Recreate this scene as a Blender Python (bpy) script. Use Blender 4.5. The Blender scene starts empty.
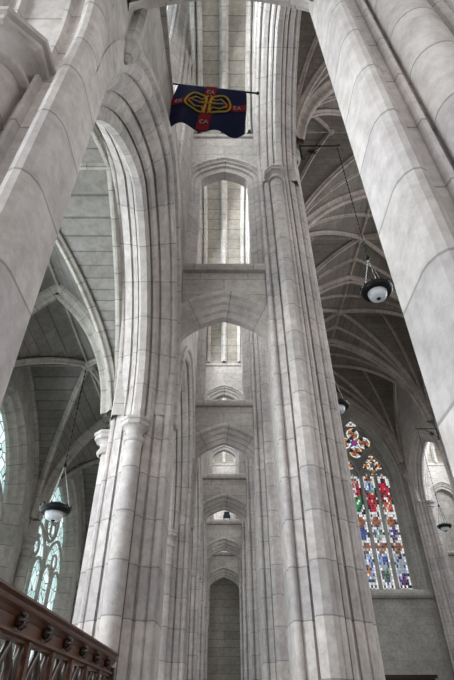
import bpy, math, random
from math import sin, cos, pi, sqrt, atan2, acos, hypot
from mathutils import Vector, Matrix

random.seed(7)
S = 8.0          # metres per module (module = height of the stone bridges above the eye)
EYE = 1.6        # eye height above the floor
scene = bpy.context.scene

# ------------------------------------------------------------------ camera
cam_d = bpy.data.cameras.new('camera')
cam = bpy.data.objects.new('camera', cam_d)
scene.collection.objects.link(cam)
cam.location = (0, 0, EYE)
cam.rotation_euler = (math.radians(90 + 38.43), 0, 0)
cam_d.sensor_fit = 'VERTICAL'
cam_d.sensor_height = 36
cam_d.lens = 480 / 680 * 36
cam_d.shift_x = 3 / 680
cam_d.clip_start = 0.02
cam_d.clip_end = 500
scene.camera = cam

# ------------------------------------------------------------------ daylight
world = bpy.data.worlds.new('overcast_sky')
scene.world = world
world.use_nodes = True
bg = world.node_tree.nodes['Background']
bg.inputs[0].default_value = (1.0, 0.975, 0.94, 1)
bg.inputs[1].default_value = 0.52

def area(name, loc, target, sx, sy, power, color=(0.9, 0.96, 1.0)):
    l = bpy.data.lights.new(name, 'AREA')
    l.shape = 'RECTANGLE'; l.size = sx; l.size_y = sy
    l.energy = power; l.color = color
    o = bpy.data.objects.new(name, l)
    scene.collection.objects.link(o)
    o.location = loc
    d = Vector(target) - Vector(loc)
    o.rotation_euler = d.to_track_quat('-Z', 'Y').to_euler()
    return o

# daylight through the clerestory windows over the left aisle (one per bay)
BAYC = [-0.155] + [0.588] + [0.965 + 0.73 * (k - 1) + 0.365 for k in range(1, 6)]
for i, dc in enumerate(BAYC):
    area('clerestory_daylight', (-0.178 * S, dc * S, 1.65 * S + EYE), (0.2 * S, dc * S, 1.45 * S + EYE), 0.24 * S, 0.85 * S, [120, 330, 480, 480, 480, 480, 480][i])
# daylight through the clerestory windows on the far side of the nave
for dc in BAYC[2:]:
    area('far_clerestory_daylight', (1.80 * S + 0.178 * S, dc * S, 1.62 * S + EYE), (1.4 * S, dc * S, 1.2 * S + EYE), 0.34 * S, 0.85 * S, 700)
# daylight through the left aisle windows
for dc in BAYC[0:6]:
    area('aisle_daylight', (-0.655 * S, dc * S, 0.42 * S + EYE), (0, dc * S, 0.3 * S + EYE), 0.36 * S, 0.7 * S, 420 if dc < .7 else 110)
# added fill light far behind the viewer, in place of unseen windows
area('west_window_daylight', (0.5 * S, -1.6 * S, 0.9 * S + EYE), (0.3 * S, 1.5 * S, 1.0 * S + EYE), 1.6 * S, 1.6 * S, 550, (0.93, 0.95, 1.0))

vs = scene.view_settings
vs.view_transform = 'Standard'
vs.look = 'None'
vs.gamma = 1
vs.use_curve_mapping = False
vs.exposure = -0.02

# ------------------------------------------------------------------ materials
def mat(name, rough=0.8, color=None, metallic=0.0):
    m = bpy.data.materials.new(name)
    m.use_nodes = True
    b = m.node_tree.nodes['Principled BSDF']
    b.inputs['Roughness'].default_value = rough
    b.inputs['Metallic'].default_value = metallic
    if color:
        b.inputs['Base Color'].default_value = (*color, 1)
    return m

def stone(name, c1, c2, joint, bw, rh, mortar=0.012, offset=0.5, bump=0.25, swap=False, stain=0.75):
    m = mat(name, 0.82)
    nt = m.node_tree; N = nt.nodes; L = nt.links
    b = N['Principled BSDF']
    uv = N.new('ShaderNodeUVMap'); uv.uv_map = 'UVMap'
    src = uv.outputs[0]
    br = N.new('ShaderNodeTexBrick')
    br.offset = offset
    br.inputs['Scale'].default_value = 1.0
    br.inputs['Brick Width'].default_value = bw
    br.inputs['Row Height'].default_value = rh
    br.inputs['Mortar Size'].default_value = mortar
    br.inputs['Mortar Smooth'].default_value = 0.3
    br.inputs['Bias'].default_value = 0.0
    br.inputs['Color1'].default_value = (*c1, 1)
    br.inputs['Color2'].default_value = (*c2, 1)
    br.inputs['Mortar'].default_value = (*joint, 1)
    L.new(src, br.inputs['Vector'])
    geo = N.new('ShaderNodeNewGeometry')
    n1 = N.new('ShaderNodeTexNoise'); n1.inputs['Scale'].default_value = 0.9; n1.inputs['Detail'].default_value = 6
    n1.inputs['Roughness'].default_value = 0.62
    L.new(geo.outputs['Position'], n1.inputs['Vector'])
    n2 = N.new('ShaderNodeTexNoise'); n2.inputs['Scale'].default_value = 7; n2.inputs['Detail'].default_value = 8
    n2.inputs['Roughness'].default_value = 0.7
    L.new(geo.outputs['Position'], n2.inputs['Vector'])
    r1 = N.new('ShaderNodeValToRGB')
    r1.color_ramp.elements[0].position = 0.3; r1.color_ramp.elements[1].position = 0.7
    r1.color_ramp.elements[0].color = (0.74, 0.735, 0.73, 1)
    r1.color_ramp.elements[1].color = (1.22, 1.20, 1.21, 1)
    L.new(n1.outputs['Fac'], r1.inputs[0])
    r2 = N.new('ShaderNodeValToRGB')
    r2.color_ramp.elements[0].position = 0.32; r2.color_ramp.elements[1].position = 0.62
    r2.color_ramp.elements[0].color = (0.66, 0.645, 0.63, 1)
    r2.color_ramp.elements[1].color = (1.12, 1.12, 1.13, 1)
    L.new(n2.outputs['Fac'], r2.inputs[0])
    m1 = N.new('ShaderNodeMixRGB'); m1.blend_type = 'MULTIPLY'; m1.inputs[0].default_value = stain
    L.new(br.outputs['Color'], m1.inputs[1]); L.new(r1.outputs[0], m1.inputs[2])
    m2 = N.new('ShaderNodeMixRGB'); m2.blend_type = 'MULTIPLY'; m2.inputs[0].default_value = stain
    L.new(m1.outputs[0], m2.inputs[1]); L.new(r2.outputs[0], m2.inputs[2])
    L.new(m2.outputs[0], b.inputs['Base Color'])
    bp = N.new('ShaderNodeBump'); bp.inputs['Strength'].default_value = bump; bp.inputs['Distance'].default_value = 0.02
    inv = N.new('ShaderNodeMath'); inv.operation = 'SUBTRACT'; inv.inputs[0].default_value = 1.0
    L.new(br.outputs['Fac'], inv.inputs[1])
    ad = N.new('ShaderNodeMath'); ad.operation = 'MULTIPLY_ADD'; ad.inputs[1].default_value = 0.25
    L.new(n2.outputs['Fac'], ad.inputs[0]); L.new(inv.outputs[0], ad.inputs[2])
    L.new(ad.outputs[0], bp.inputs['Height'])
    L.new(bp.outputs[0], b.inputs['Normal'])
    return m

LIGHT1, LIGHT2 = (0.60, 0.56, 0.53), (0.47, 0.44, 0.435)
JOINT = (0.30, 0.285, 0.275)
M_PIER = stone('dressed_limestone_pier', LIGHT1, LIGHT2, JOINT, 60.0, 0.66, 0.011)
M_ARCH = stone('limestone_voussoirs', (0.56, 0.525, 0.495), (0.45, 0.425, 0.41), JOINT, 60.0, 0.62, 0.010)
M_WALL = stone('limestone_ashlar', (0.53, 0.495, 0.455), (0.43, 0.405, 0.375), JOINT, 1.05, 0.46, 0.010)
M_WALL_D = stone('grey_limestone_ashlar', (0.44, 0.43, 0.395), (0.39, 0.38, 0.35), (0.33, 0.32, 0.295), 1.1, 0.42, 0.008)
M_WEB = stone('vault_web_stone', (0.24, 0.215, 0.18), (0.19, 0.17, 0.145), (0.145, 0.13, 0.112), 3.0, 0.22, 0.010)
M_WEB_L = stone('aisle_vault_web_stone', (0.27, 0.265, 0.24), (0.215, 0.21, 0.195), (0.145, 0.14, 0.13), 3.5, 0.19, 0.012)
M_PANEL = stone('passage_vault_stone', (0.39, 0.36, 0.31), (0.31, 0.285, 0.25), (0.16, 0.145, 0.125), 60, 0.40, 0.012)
M_RIB = stone('vault_rib_stone', (0.46, 0.40, 0.36), (0.38, 0.335, 0.305), (0.2, 0.18, 0.17), 60, 0.5, 0.010)
M_RIB_L = stone('aisle_rib_stone', (0.46, 0.44, 0.40), (0.38, 0.37, 0.335), (0.2, 0.2, 0.18), 60, 0.5, 0.010)
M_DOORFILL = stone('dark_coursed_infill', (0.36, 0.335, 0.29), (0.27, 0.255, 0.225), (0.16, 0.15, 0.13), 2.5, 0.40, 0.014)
M_FLOOR = stone('floor_stone', (0.30, 0.28, 0.26), (0.22, 0.21, 0.2), (0.12, 0.12, 0.11), 0.8, 0.8, 0.008)
M_PLAIN = stone('carved_limestone', (0.56, 0.525, 0.50), (0.50, 0.47, 0.46), (0.47, 0.45, 0.44), 60, 5.0, 0.001)
M_IRON = mat('black_iron', 0.45, (0.012, 0.013, 0.014), 0.6)
M_GLASSBOWL = mat('frosted_bowl_glass', 0.35, (0.72, 0.76, 0.80))
M_CHROME = mat('polished_rods', 0.25, (0.30, 0.31, 0.30), 0.9)
M_LEAD = mat('lead', 0.6, (0.05, 0.055, 0.06))

def wood(name, c1, c2):
    m = mat(name, 0.38)
    nt = m.node_tree; N = nt.nodes; L = nt.links
    b = N['Principled BSDF']
    tc = N.new('ShaderNodeNewGeometry')
    mp = N.new('ShaderNodeMapping'); mp.inputs['Scale'].default_value = (9, 1.2, 9)
    L.new(tc.outputs['Position'], mp.inputs[0])
    n = N.new('ShaderNodeTexNoise'); n.inputs['Scale'].default_value = 4; n.inputs['Detail'].default_value = 8
    L.new(mp.outputs[0], n.inputs['Vector'])
    r = N.new('ShaderNodeValToRGB')
    r.color_ramp.elements[0].position = 0.3; r.color_ramp.elements[1].position = 0.72
    r.color_ramp.elements[0].color = (*c1, 1); r.color_ramp.elements[1].color = (*c2, 1)
    L.new(n.outputs['Fac'], r.inputs[0]); L.new(r.outputs[0], b.inputs['Base Color'])
    return m
M_WOOD = wood('dark_oak', (0.015, 0.008, 0.005), (0.05, 0.022, 0.013))
M_WOODR = wood('red_brown_oak', (0.050, 0.020, 0.010), (0.135, 0.050, 0.026))

def cloth(name, col):
    m = mat(name, 0.75, col)
    nt = m.node_tree; N = nt.nodes; L = nt.links
    N['Principled BSDF'].inputs['Specular IOR Level'].default_value = 0.08
    w = N.new('ShaderNodeTexNoise'); w.inputs['Scale'].default_value = 120
    bp = N.new('ShaderNodeBump'); bp.inputs['Strength'].default_value = 0.2; bp.inputs['Distance'].default_value = 0.002
    L.new(w.outputs['Fac'], bp.inputs['Height']); L.new(bp.outputs[0], N['Principled BSDF'].inputs['Normal'])
    return m
M_NAVY = cloth('navy_cloth', (0.010, 0.012, 0.045))
M_RED = cloth('crimson_cloth', (0.20, 0.012, 0.018))
M_GOLD = cloth('gold_thread', (0.42, 0.31, 0.05))
M_WHITE = cloth('white_thread', (0.34, 0.30, 0.31))

def window_glass(name, strength, light, dark, cell, tint=0.6):
    """daylit leaded glass: irregular quarries, dark leads"""
    m = bpy.data.materials.new(name); m.use_nodes = True
    nt = m.node_tree; N = nt.nodes; L = nt.links
    b = N['Principled BSDF']
    uv = N.new('ShaderNodeUVMap'); uv.uv_map = 'UVMap'
    v = N.new('ShaderNodeTexVoronoi'); v.inputs['Scale'].default_value = cell
    L.new(uv.outputs[0], v.inputs['Vector'])
    r = N.new('ShaderNodeValToRGB')
    e = r.color_ramp.elements
    e[0].position = 0.0; e[0].color = (*light, 1)
    e[1].position = 1.0; e[1].color = (*dark, 1)
    sep = N.new('ShaderNodeSeparateColor'); L.new(v.outputs['Color'], sep.inputs[0])
    L.new(sep.outputs[0], r.inputs[0])
    v2 = N.new('ShaderNodeTexVoronoi'); v2.feature = 'DISTANCE_TO_EDGE'; v2.inputs['Scale'].default_value = cell
    L.new(uv.outputs[0], v2.inputs['Vector'])
    g = N.new('ShaderNodeMath'); g.operation = 'GREATER_THAN'; g.inputs[1].default_value = 0.035
    L.new(v2.outputs['Distance'], g.inputs[0])
    mx = N.new('ShaderNodeMixRGB'); mx.inputs[1].default_value = (0.02, 0.03, 0.03, 1)
    L.new(g.outputs[0], mx.inputs[0]); L.new(r.outputs[0], mx.inputs[2])
    L.new(mx.outputs[0], b.inputs['Emission Color'])
    b.inputs['Emission Strength'].default_value = strength
    b.inputs['Base Color'].default_value = (0.05, 0.06, 0.06, 1)
    b.inputs['Roughness'].default_value = 0.2
    return m
M_CLEAR = window_glass('daylit_clear_leaded_glass', 2.0, (0.85, 0.95, 1.0), (0.55, 0.72, 0.80), 2.2)
M_AISLEGLASS = window_glass('daylit_pale_green_leaded_glass', 1.1, (0.85, 0.97, 0.97), (0.42, 0.66, 0.66), 3.2)

def emit_vcol(name, strength):
    m = bpy.data.materials.new(name); m.use_nodes = True
    nt = m.node_tree; N = nt.nodes; L = nt.links
    a = N.new('ShaderNodeAttribute'); a.attribute_name = 'glass'
    b = N['Principled BSDF']
    b.inputs['Base Color'].default_value = (0.03, 0.03, 0.03, 1)
    b.inputs['Roughness'].default_value = 0.2
    L.new(a.outputs['Color'], b.inputs['Emission Color'])
    b.inputs['Emission Strength'].default_value = strength
    return m
M_STAINED = emit_vcol('daylit_stained_glass', 1.0)

# ------------------------------------------------------------------ mesh helpers
def V(x, d, h):
    return Vector((x * S, d * S, h * S + EYE))

FLOOR = -EYE / S

class MB:
    def __init__(self):
        self.v = []; self.f = []; self.uv = []; self.sm = []; self.mi = []
    def face(self, pts, uvs=None, smooth=False, mi=0):
        n = len(self.v)
        self.v += [tuple(p) for p in pts]
        self.f.append(tuple(range(n, n + len(pts))))
        if uvs is None:
            a, b, c = Vector(pts[0]), Vector(pts[1]), Vector(pts[2])
            nn = (b - a).cross(c - a)
            ax = max(range(3), key=lambda i: abs(nn[i]))
            if ax == 2: uvs = [(p[0], p[1]) for p in pts]
            elif ax == 1: uvs = [(p[0], p[2]) for p in pts]
            else: uvs = [(p[1], p[2]) for p in pts]
        self.uv += [tuple(u) for u in uvs]
        self.sm.append(smooth); self.mi.append(mi)
    def grid(self, P, UV=None, smooth=False, close_u=False, flip=False):
        nr = len(P); nc = len(P[0]); n = len(self.v)
        for r in P: self.v += [tuple(p) for p in r]
        for i in range(nr - 1):
            for j in range(nc if close_u else nc - 1):
                j2 = (j + 1) % nc
                q = [(i, j), (i, j2), (i + 1, j2), (i + 1, j)]
                if flip: q.reverse()
                self.f.append(tuple(n + a * nc + b for a, b in q))
                for a, b in q:
                    if UV: self.uv.append(tuple(UV[a][b]))
                    else:
                        p = P[a][b]; self.uv.append((p[0] + p[1], p[2]))
                self.sm.append(smooth); self.mi.append(0)
    def box(self, x0, x1, y0, y1, z0, z1):
        c = [(x0, y0, z0), (x1, y0, z0), (x1, y1, z0), (x0, y1, z0), (x0, y0, z1), (x1, y0, z1), (x1, y1, z1), (x0, y1, z1)]
        n = len(self.v); self.v += c
        for q in ((0, 3, 2, 1), (4, 5, 6, 7), (0, 1, 5, 4), (1, 2, 6, 5), (2, 3, 7, 6), (3, 0, 4, 7)):
            self.f.append(tuple(n + i for i in q))
            pts = [c[i] for i in q]
            xs = len({p[0] for p in pts}) == 1; ys = len({p[1] for p in pts}) == 1
            for p in pts:
                self.uv.append((p[1], p[2]) if xs else (p[0], p[2]) if ys else (p[0], p[1]))
            self.sm.append(False); self.mi.append(0)
    def hbox(self, x0, x1, d0, d1, h0, h1):
        a = V(x0, d0, h0); b = V(x1, d1, h1)
        self.box(min(a.x, b.x), max(a.x, b.x), min(a.y, b.y), max(a.y, b.y), min(a.z, b.z), max(a.z, b.z))
    def tube(self, path, r, seg=8, smooth=True, caps=True):
        path = [Vector(p) for p in path]
        rs = r if isinstance(r, (list, tuple)) else [r] * len(path)
        rows = []; prev = None; L = 0; UV = []
        for i, p in enumerate(path):
            t = (path[min(i + 1, len(path) - 1)] - path[max(i - 1, 0)])
            if t.length < 1e-9: t = Vector((0, 0, 1))
            t.normalize()
            if prev is None:
                a = Vector((0, 0, 1)) if abs(t.z) < 0.9 else Vector((1, 0, 0))
                s = t.cross(a).normalized()
            else:
                s = (prev - t * prev.dot(t)).normalized()
            prev = s; u = t.cross(s)
            if i: L += (p - path[i - 1]).length
            rows.append([p + (s * cos(2 * pi * k / seg) + u * sin(2 * pi * k / seg)) * rs[i] for k in range(seg)])
            UV.append([(k * 0.1, L) for k in range(seg)])
        self.grid(rows, UV, smooth=smooth, close_u=True)
        if caps:
            self.face(rows[0][::-1]); self.face(rows[-1])
    def lathe(self, prof, c, seg=16, smooth=True, caps=True, phase=0.0):
        """prof: list of (r, z), c centre"""
        rows = []; UV = []
        for r, z in prof:
            rows.append([Vector((c[0] + r * cos(phase + 2 * pi * k / seg), c[1] + r * sin(phase + 2 * pi * k / seg), c[2] + z)) for k in range(seg)])
            UV.append([(k * 0.1, c[2] + z) for k in range(seg)])
        self.grid(rows, UV, smooth=smooth, close_u=True)
        if caps:
            self.face(rows[0][::-1]); self.face(rows[-1])
    def sphere(self, c, r, seg=10, rings=6, sz=1.0):
        rows = []
        for i in range(rings + 1):
            a = pi * i / rings - pi / 2
            rr = max(r * cos(a), 1e-4)
            rows.append([Vector((c[0] + rr * cos(2 * pi * k / seg), c[1] + rr * sin(2 * pi * k / seg), c[2] + r * sin(a) * sz)) for k in range(seg)])
        self.grid(rows, smooth=True, close_u=True)
    def build(self, name, m, parent=None, mats=None):
        me = bpy.data.meshes.new(name)
        me.from_pydata(self.v, [], self.f)
        ul = me.uv_layers.new(name='UVMap')
        for i, u in enumerate(self.uv): ul.data[i].uv = u
        for i, p in enumerate(me.polygons):
            p.use_smooth = self.sm[i]; p.material_index = self.mi[i]
        for mm in (mats or [m]): me.materials.append(mm)
        me.validate(clean_customdata=False)
        o = bpy.data.objects.new(name, me)
        scene.collection.objects.link(o)
        if parent is not None:
            o.parent = parent
            o.matrix_parent_inverse = parent.matrix_basis.inverted()
        return o

def thing(name, label, cat, loc=(0, 0, 0), group=None):
    o = bpy.data.objects.new(name, None)
    scene.collection.objects.link(o)
    o.location = loc
    o.empty_display_size = 0.2
    o['label'] = label; o['category'] = cat
    if group: o['group'] = group
    return o
def tag(o, label, cat, group=None):
    o['label'] = label; o['category'] = cat
    if group: o['group'] = group
    return o
def struct(o, label, cat):
    o['kind'] = 'structure'; o['label'] = label; o['category'] = cat
    return o

# ------------------------------------------------------------------ arch curves
def half_pointed(a, h, n=16):
    R = (a * a + h * h) / (2 * a)
    th = acos((R - a) / R)
    return [(R * (1 - cos(th * i / n)), R * sin(th * i / n)) for i in range(n + 1)]     # (distance from springing, height)
def half_tudor(a, h, n=12, k=0.5):
    pts = []
    for i in range(n + 1):
        t = cos(pi / 2 * i / n)
        pts.append((a * (1 - t), h * ((1 - k) * sqrt(max(0, 1 - t * t)) + k * (1 - t))))
    return pts
def pz(a, h, s):
    R = (a * a + h * h) / (2 * a)
    s = max(0, min(a, s))
    return sqrt(max(0, R * R - (R - s) ** 2))

def offset_half(pts, r):
    out = []
    n = len(pts)
    for i, (u, z) in enumerate(pts):
        if i == 0: tx, tz = (0.0, 1.0)
        elif i == n - 1: tx, tz = pts[i][0] - pts[i - 1][0], pts[i][1] - pts[i - 1][1]
        else: tx, tz = pts[i + 1][0] - pts[i - 1][0], pts[i + 1][1] - pts[i - 1][1]
        l = hypot(tx, tz); nx, nz = -tz / l, tx / l
        if i == n - 1:
            out.append((u, z + r / max(nz, 0.3)))
        else:
            out.append((min(u + nx * r, pts[-1][0]), z + nz * r))
    return out

def arch_rows(um, a, zs, half, prof, drop=0.0, legs=(True, True)):
    """rows of (u, w, z) for a moulded arch; prof = [(w, r)]"""
    cols = []
    for (w, r) in prof:
        hp = offset_half(half, r)
        left = [(um - a + u, w, zs + z) for u, z in hp]
        right = [(um + a - u, w, zs + z) for u, z in reversed(hp)][1:]
        c = left + right
        if drop > 0:
            c = [(left[0][0], w, zs - drop)] + c + [(right[-1][0], w, zs - drop)]
        cols.append(c)
    return [[cols[j][i] for j in range(len(prof))] for i in range(len(cols[0]))]

def arch_mesh(mb, mapf, um, a, zs, half, prof, drop=0.0, cap=False, clip=None):
    rows = arch_rows(um, a, zs, half, prof, drop)
    if clip: rows = [r for r in rows if clip(r[0][0])]
    P = [[mapf(*p) for p in r] for r in rows]
    pl = [0.0]
    for i in range(1, len(prof)):
        pl.append(pl[-1] + hypot(prof[i][0] - prof[i - 1][0], prof[i][1] - prof[i - 1][1]) * S)
    L = 0; UV = []
    mid = len(prof) // 2
    for i in range(len(P)):
        if i: L += (P[i][mid] - P[i - 1][mid]).length
        UV.append([(x + 5, L) for x in pl])
    mb.grid(P, UV)
    if cap:
        mb.face(P[0]); mb.face(P[-1][::-1])

def mir(prof, c):
    """complete a half profile [(w, r)] by mirroring about w = c"""
    return prof + [(2 * c - w, r) for w, r in reversed(prof)]

# ------------------------------------------------------------------ layout (modules)
DF = [0.175] + [0.93 + 0.73 * (k - 1) for k in range(1, 6)]      # front faces of the transverse walls
TH = 0.07
DC = [f + TH / 2 for f in DF]                                      # pier centres
A0 = 0.113                                                          # inner face of the piers
AC = 0.18                                                           # middle of the arcade wall
AOUT = 2 * AC - A0
PR = 0.097
half_prof = [(.113, .066), (.1185, .059), (.1225, .059), (.1232, .061), (.1262, .061), (.1275, .053), (.133, .046), (.1455, .038),
             (.1465, .044), (.1500, .044), (.1515, .033), (.1570, .022), (.1630, .019), (.1640, .026), (.1665, .026), (.1675, .007), (.173, .0)]
PROF = mir(half_prof, AC)

SIDES = {'L': lambda a: -a, 'R': lambda a: a, 'F': lambda a: 1.8 - a}

def extrude_plan(mb, plan, h0, h1, closed=True):
    """plan: [(x, d)] modules, vertical prism with UV v = height"""
    per = [0.0]
    pts = plan + ([plan[0]] if closed else [])
    for i in range(1, len(pts)):
        per.append(per[-1] + hypot(pts[i][0] - pts[i - 1][0], pts[i][1] - pts[i - 1][1]) * S)
    P = [[V(x, d, h) for x, d in pts] for h in (h0, h1)]
    UV = [[(p + 5, P[r][0].z) for p in per] for r in (0, 1)]
    mb.grid(P, UV)
    if closed:
        mb.face([V(x, d, h1) for x, d in plan])

NEAR_FR = [(.113, -.008), (.1142, -.015), (.1175, -.022), (.122, -.0262), (.127, -.027), (.132, -.0245), (.1355, -.019), (.1365, -.012), (.1495, -.012), (.151, -.019), (.155, -.019), (.157, -.010)]
def near_plan(X, dc):
    fr = NEAR_FR
    full = fr + [(2 * AC - a, b) for a, b in reversed(fr)]
    bk = [(a, PR - r) for a, r in PROF]
    return [(X(a), dc + b) for a, b in full] + [(X(a), dc + b) for a, b in reversed(bk)]
def pier_plan(X, dc):
    front = [(X(a), dc - (PR - r)) for a, r in PROF]
    back = [(X(a), dc + (PR - r)) for a, r in reversed(PROF)]
    return front + back

def shaft(mb, x, d, h0, h1, r, seg=14):
    c = V(x, d, 0)
    rows = []; UV = []
    for h in (h0, h1):
        z = V(0, 0, h).z
        rows.append([Vector((c.x + r * S * cos(2 * pi * (k + .5) / seg), c.y + r * S * sin(2 * pi * (k + .5) / seg), z)) for k in range(seg)])
        UV.append([(k * .05 + 5, z) for k in range(seg)])
    mb.grid(rows, UV, smooth=seg > 8, close_u=True)

def capital(x, d, h, r, parent, name='capital'):
    """moulded octagonal capital whose top is at h; r = shaft radius"""
    mb = MB(); c = V(x, d, h); r = r * S
    pr = [(r * 1.0, -.40 * 1.0), (r * 1.28, -.385), (r * 1.34, -.35), (r * 1.22, -.31), (r * 1.02, -.295), (r * 1.02, -.25), (r * 1.12, -.19),
          (r * 1.5, -.145), (r * 1.62, -.14)]
    mb.lathe(pr, c, seg=16, phase=pi / 8, caps=False)
    top = [(r * 1.62, -.145), (r * 1.80, -.13), (r * 1.86, -.10), (r * 1.72, -.085), (r * 1.75, -.065), (r * 1.95, -.05), (r * 1.98, -.01), (r * 1.85, 0)]
    mb.lathe(top, c, seg=8, phase=pi / 8, smooth=False)
    return mb.build(name, M_PLAIN, parent)

PIER_LABEL = {
    ('L', 0): 'nearest pale stone pier on the left, leaning inward across the top left corner',
    ('L', 1): 'clustered stone pier left of the passage with two moulded capitals, beside the oak screen',
    ('L', 2): 'left passage pier behind the one by the oak screen, slim shaft with one moulded capital',
    ('L', 3): 'third left passage pier, a narrow strip beside the far stone bridges',
    ('L', 4): 'left passage pier second from the blocked doorway',
    ('L', 5): 'left passage pier beside the blocked doorway',
    ('R', 0): 'nearest pale stone pier on the right, wide smooth faces crossing the top right corner',
    ('R', 1): 'tall clustered stone column right of the passage with a ringed shaft near the banner',
    ('R', 2): 'right passage pier just behind the tall clustered column',
    ('R', 3): 'third pier along the right of the passage, a narrow lit strip',
    ('R', 4): 'right passage pier second from the blocked doorway',
    ('R', 5): 'right passage pier beside the blocked doorway',
    ('F', 4): 'stone pier across the nave that carries the bracket with the lower lamp',
    ('F', 5): 'slim stone pier across the nave right of the stained glass window',
    ('F', 3): 'stone pier across the nave behind the nearest right pier',
}

NEAR_OUT = {'L': .016, 'R': .007}
def pier(side, k):
    X = SIDES[side]; dc = DC[k]
    if k == 0:
        X0 = X; X = lambda a: X0(a + NEAR_OUT[side])
    zsp = 0.515 if side == 'L' else 1.385
    t = thing('stone_pier', PIER_LABEL[(side, k)], 'pier', V(X(AC), dc, FLOOR))
    mb = MB(); plan = pier_plan(X, dc) if k else near_plan(X, dc)
    extrude_plan(mb, plan, FLOOR, zsp)
    mb.build('pier_body', M_PIER, t)
    # upper part of the pier, flush with the passage
    up = MB()
    b = .058
    pl = [(X(.1145), dc - .031), (X(.119), dc - .037), (X(.124), dc - .040), (X(.1255), dc - .048), (X(.132), dc - b), (X(.24), dc - b), (X(.247), dc - .04),
          (X(.247), dc + .04), (X(.24), dc + b), (X(.132), dc + b), (X(.1255), dc + .048), (X(.124), dc + .04), (X(.119), dc + .037), (X(.1145), dc + .031)]
    if k == 0: pl = [(x, max(d, dc - .010)) for x, d in pl]
    if side == 'L':
        extrude_plan(up, pl, zsp, 2.75)
    else:
        extrude_plan(up, pl, zsp, 2.0)
    up.build('upper_pier', M_PIER, t)
    # engaged shafts front and back of the arcade
    for sg in (-1, 1):
        top = .480 if side == 'L' else 1.37
        d = dc + sg * (PR - .004)
        rs = .0165 if side == 'L' else .019; ac = .179 if side == 'L' else .163; sn = 20 if side == 'L' else 8
        if k == 0: rs = .024; ac = .186; sn = 24; d = dc + (-.022 if sg < 0 else .05)
        m = MB(); shaft(m, X(ac), d, FLOOR, top - .02, rs, sn); m.build('arcade_shaft', M_PIER, t)
        capital(X(ac), d, top, rs, t)
    # thin vertical shafts towards the passage
    for sg in (-1, 1) if k else ():
        m = MB(); shaft(m, X(.1215), dc + sg * .047, FLOOR, 1.78, .0075, 10); m.build('passage_shaft', M_PIER, t)
    # vaulting shaft towards aisle or nave
    top = .495 if side == 'L' else 1.63
    m = MB(); shaft(m, X(.250), dc, FLOOR, top - .02, .015); m.build('vault_shaft', M_PIER, t)
    capital(X(.252), dc, top, .0175, t)
    if side != 'L':
        for sg in (-1, 1):
            m = MB(); shaft(m, X(.245), dc + sg * .028, FLOOR, top + .1, .007, 10); m.build('side_shaft', M_PIER, t)
    # moulded base
    base = MB()
    big = [(x + (0.012 if x > X(AC) else -0.012), d + (0.012 if d > dc else -0.012)) for x, d in plan]
    extrude_plan(base, big, FLOOR, FLOOR + .06)
    base.build('plinth', M_PLAIN, t)
    return t

for side in 'LR':
    for k in range(6): pier(side, k)
for k in (3, 4, 5): pier('F', k)

# ------------------------------------------------------------------ arcade arches with their spandrel walls
ARCADE_LABEL = {
    ('L', 0): 'left arcade arch beside and above the viewer, at the top left corner',
    ('L', 1): 'large pointed arch with deep mouldings opening from the passage into the left aisle',
    ('L', 2): 'second pointed left arcade arch, beyond the pier with two capitals',
    ('L', 3): 'third pointed left arcade arch, a narrow sliver beside the bridges',
    ('L', 4): 'fourth left arcade arch, a dark sliver near the passage end',
    ('L', 5): 'last left arcade arch before the blocked doorway',
    ('R', 0): 'high nave arch beside and above the viewer on the right',
    ('R', 1): 'high nave arch springing from the tall clustered column towards the viewer',
    ('R', 2): 'high nave arch just behind the tall clustered column',
    ('R', 3): 'third high nave arch on the right of the passage',
    ('R', 4): 'fourth high nave arch on the right of the passage',
    ('R', 5): 'last high nave arch on the right of the passage',
    ('F', 4): 'high arch across the nave behind the nearest right pier',
    ('F', 5): 'bright high arch across the nave beside the stained glass wall',
}
VS, VC = 1.63, 2.5             # nave vault springing and crown
def wall_top_nave(d, dm, b):
    return VS + .02 + pz(b, VC - VS, b - abs(d - dm))

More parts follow.
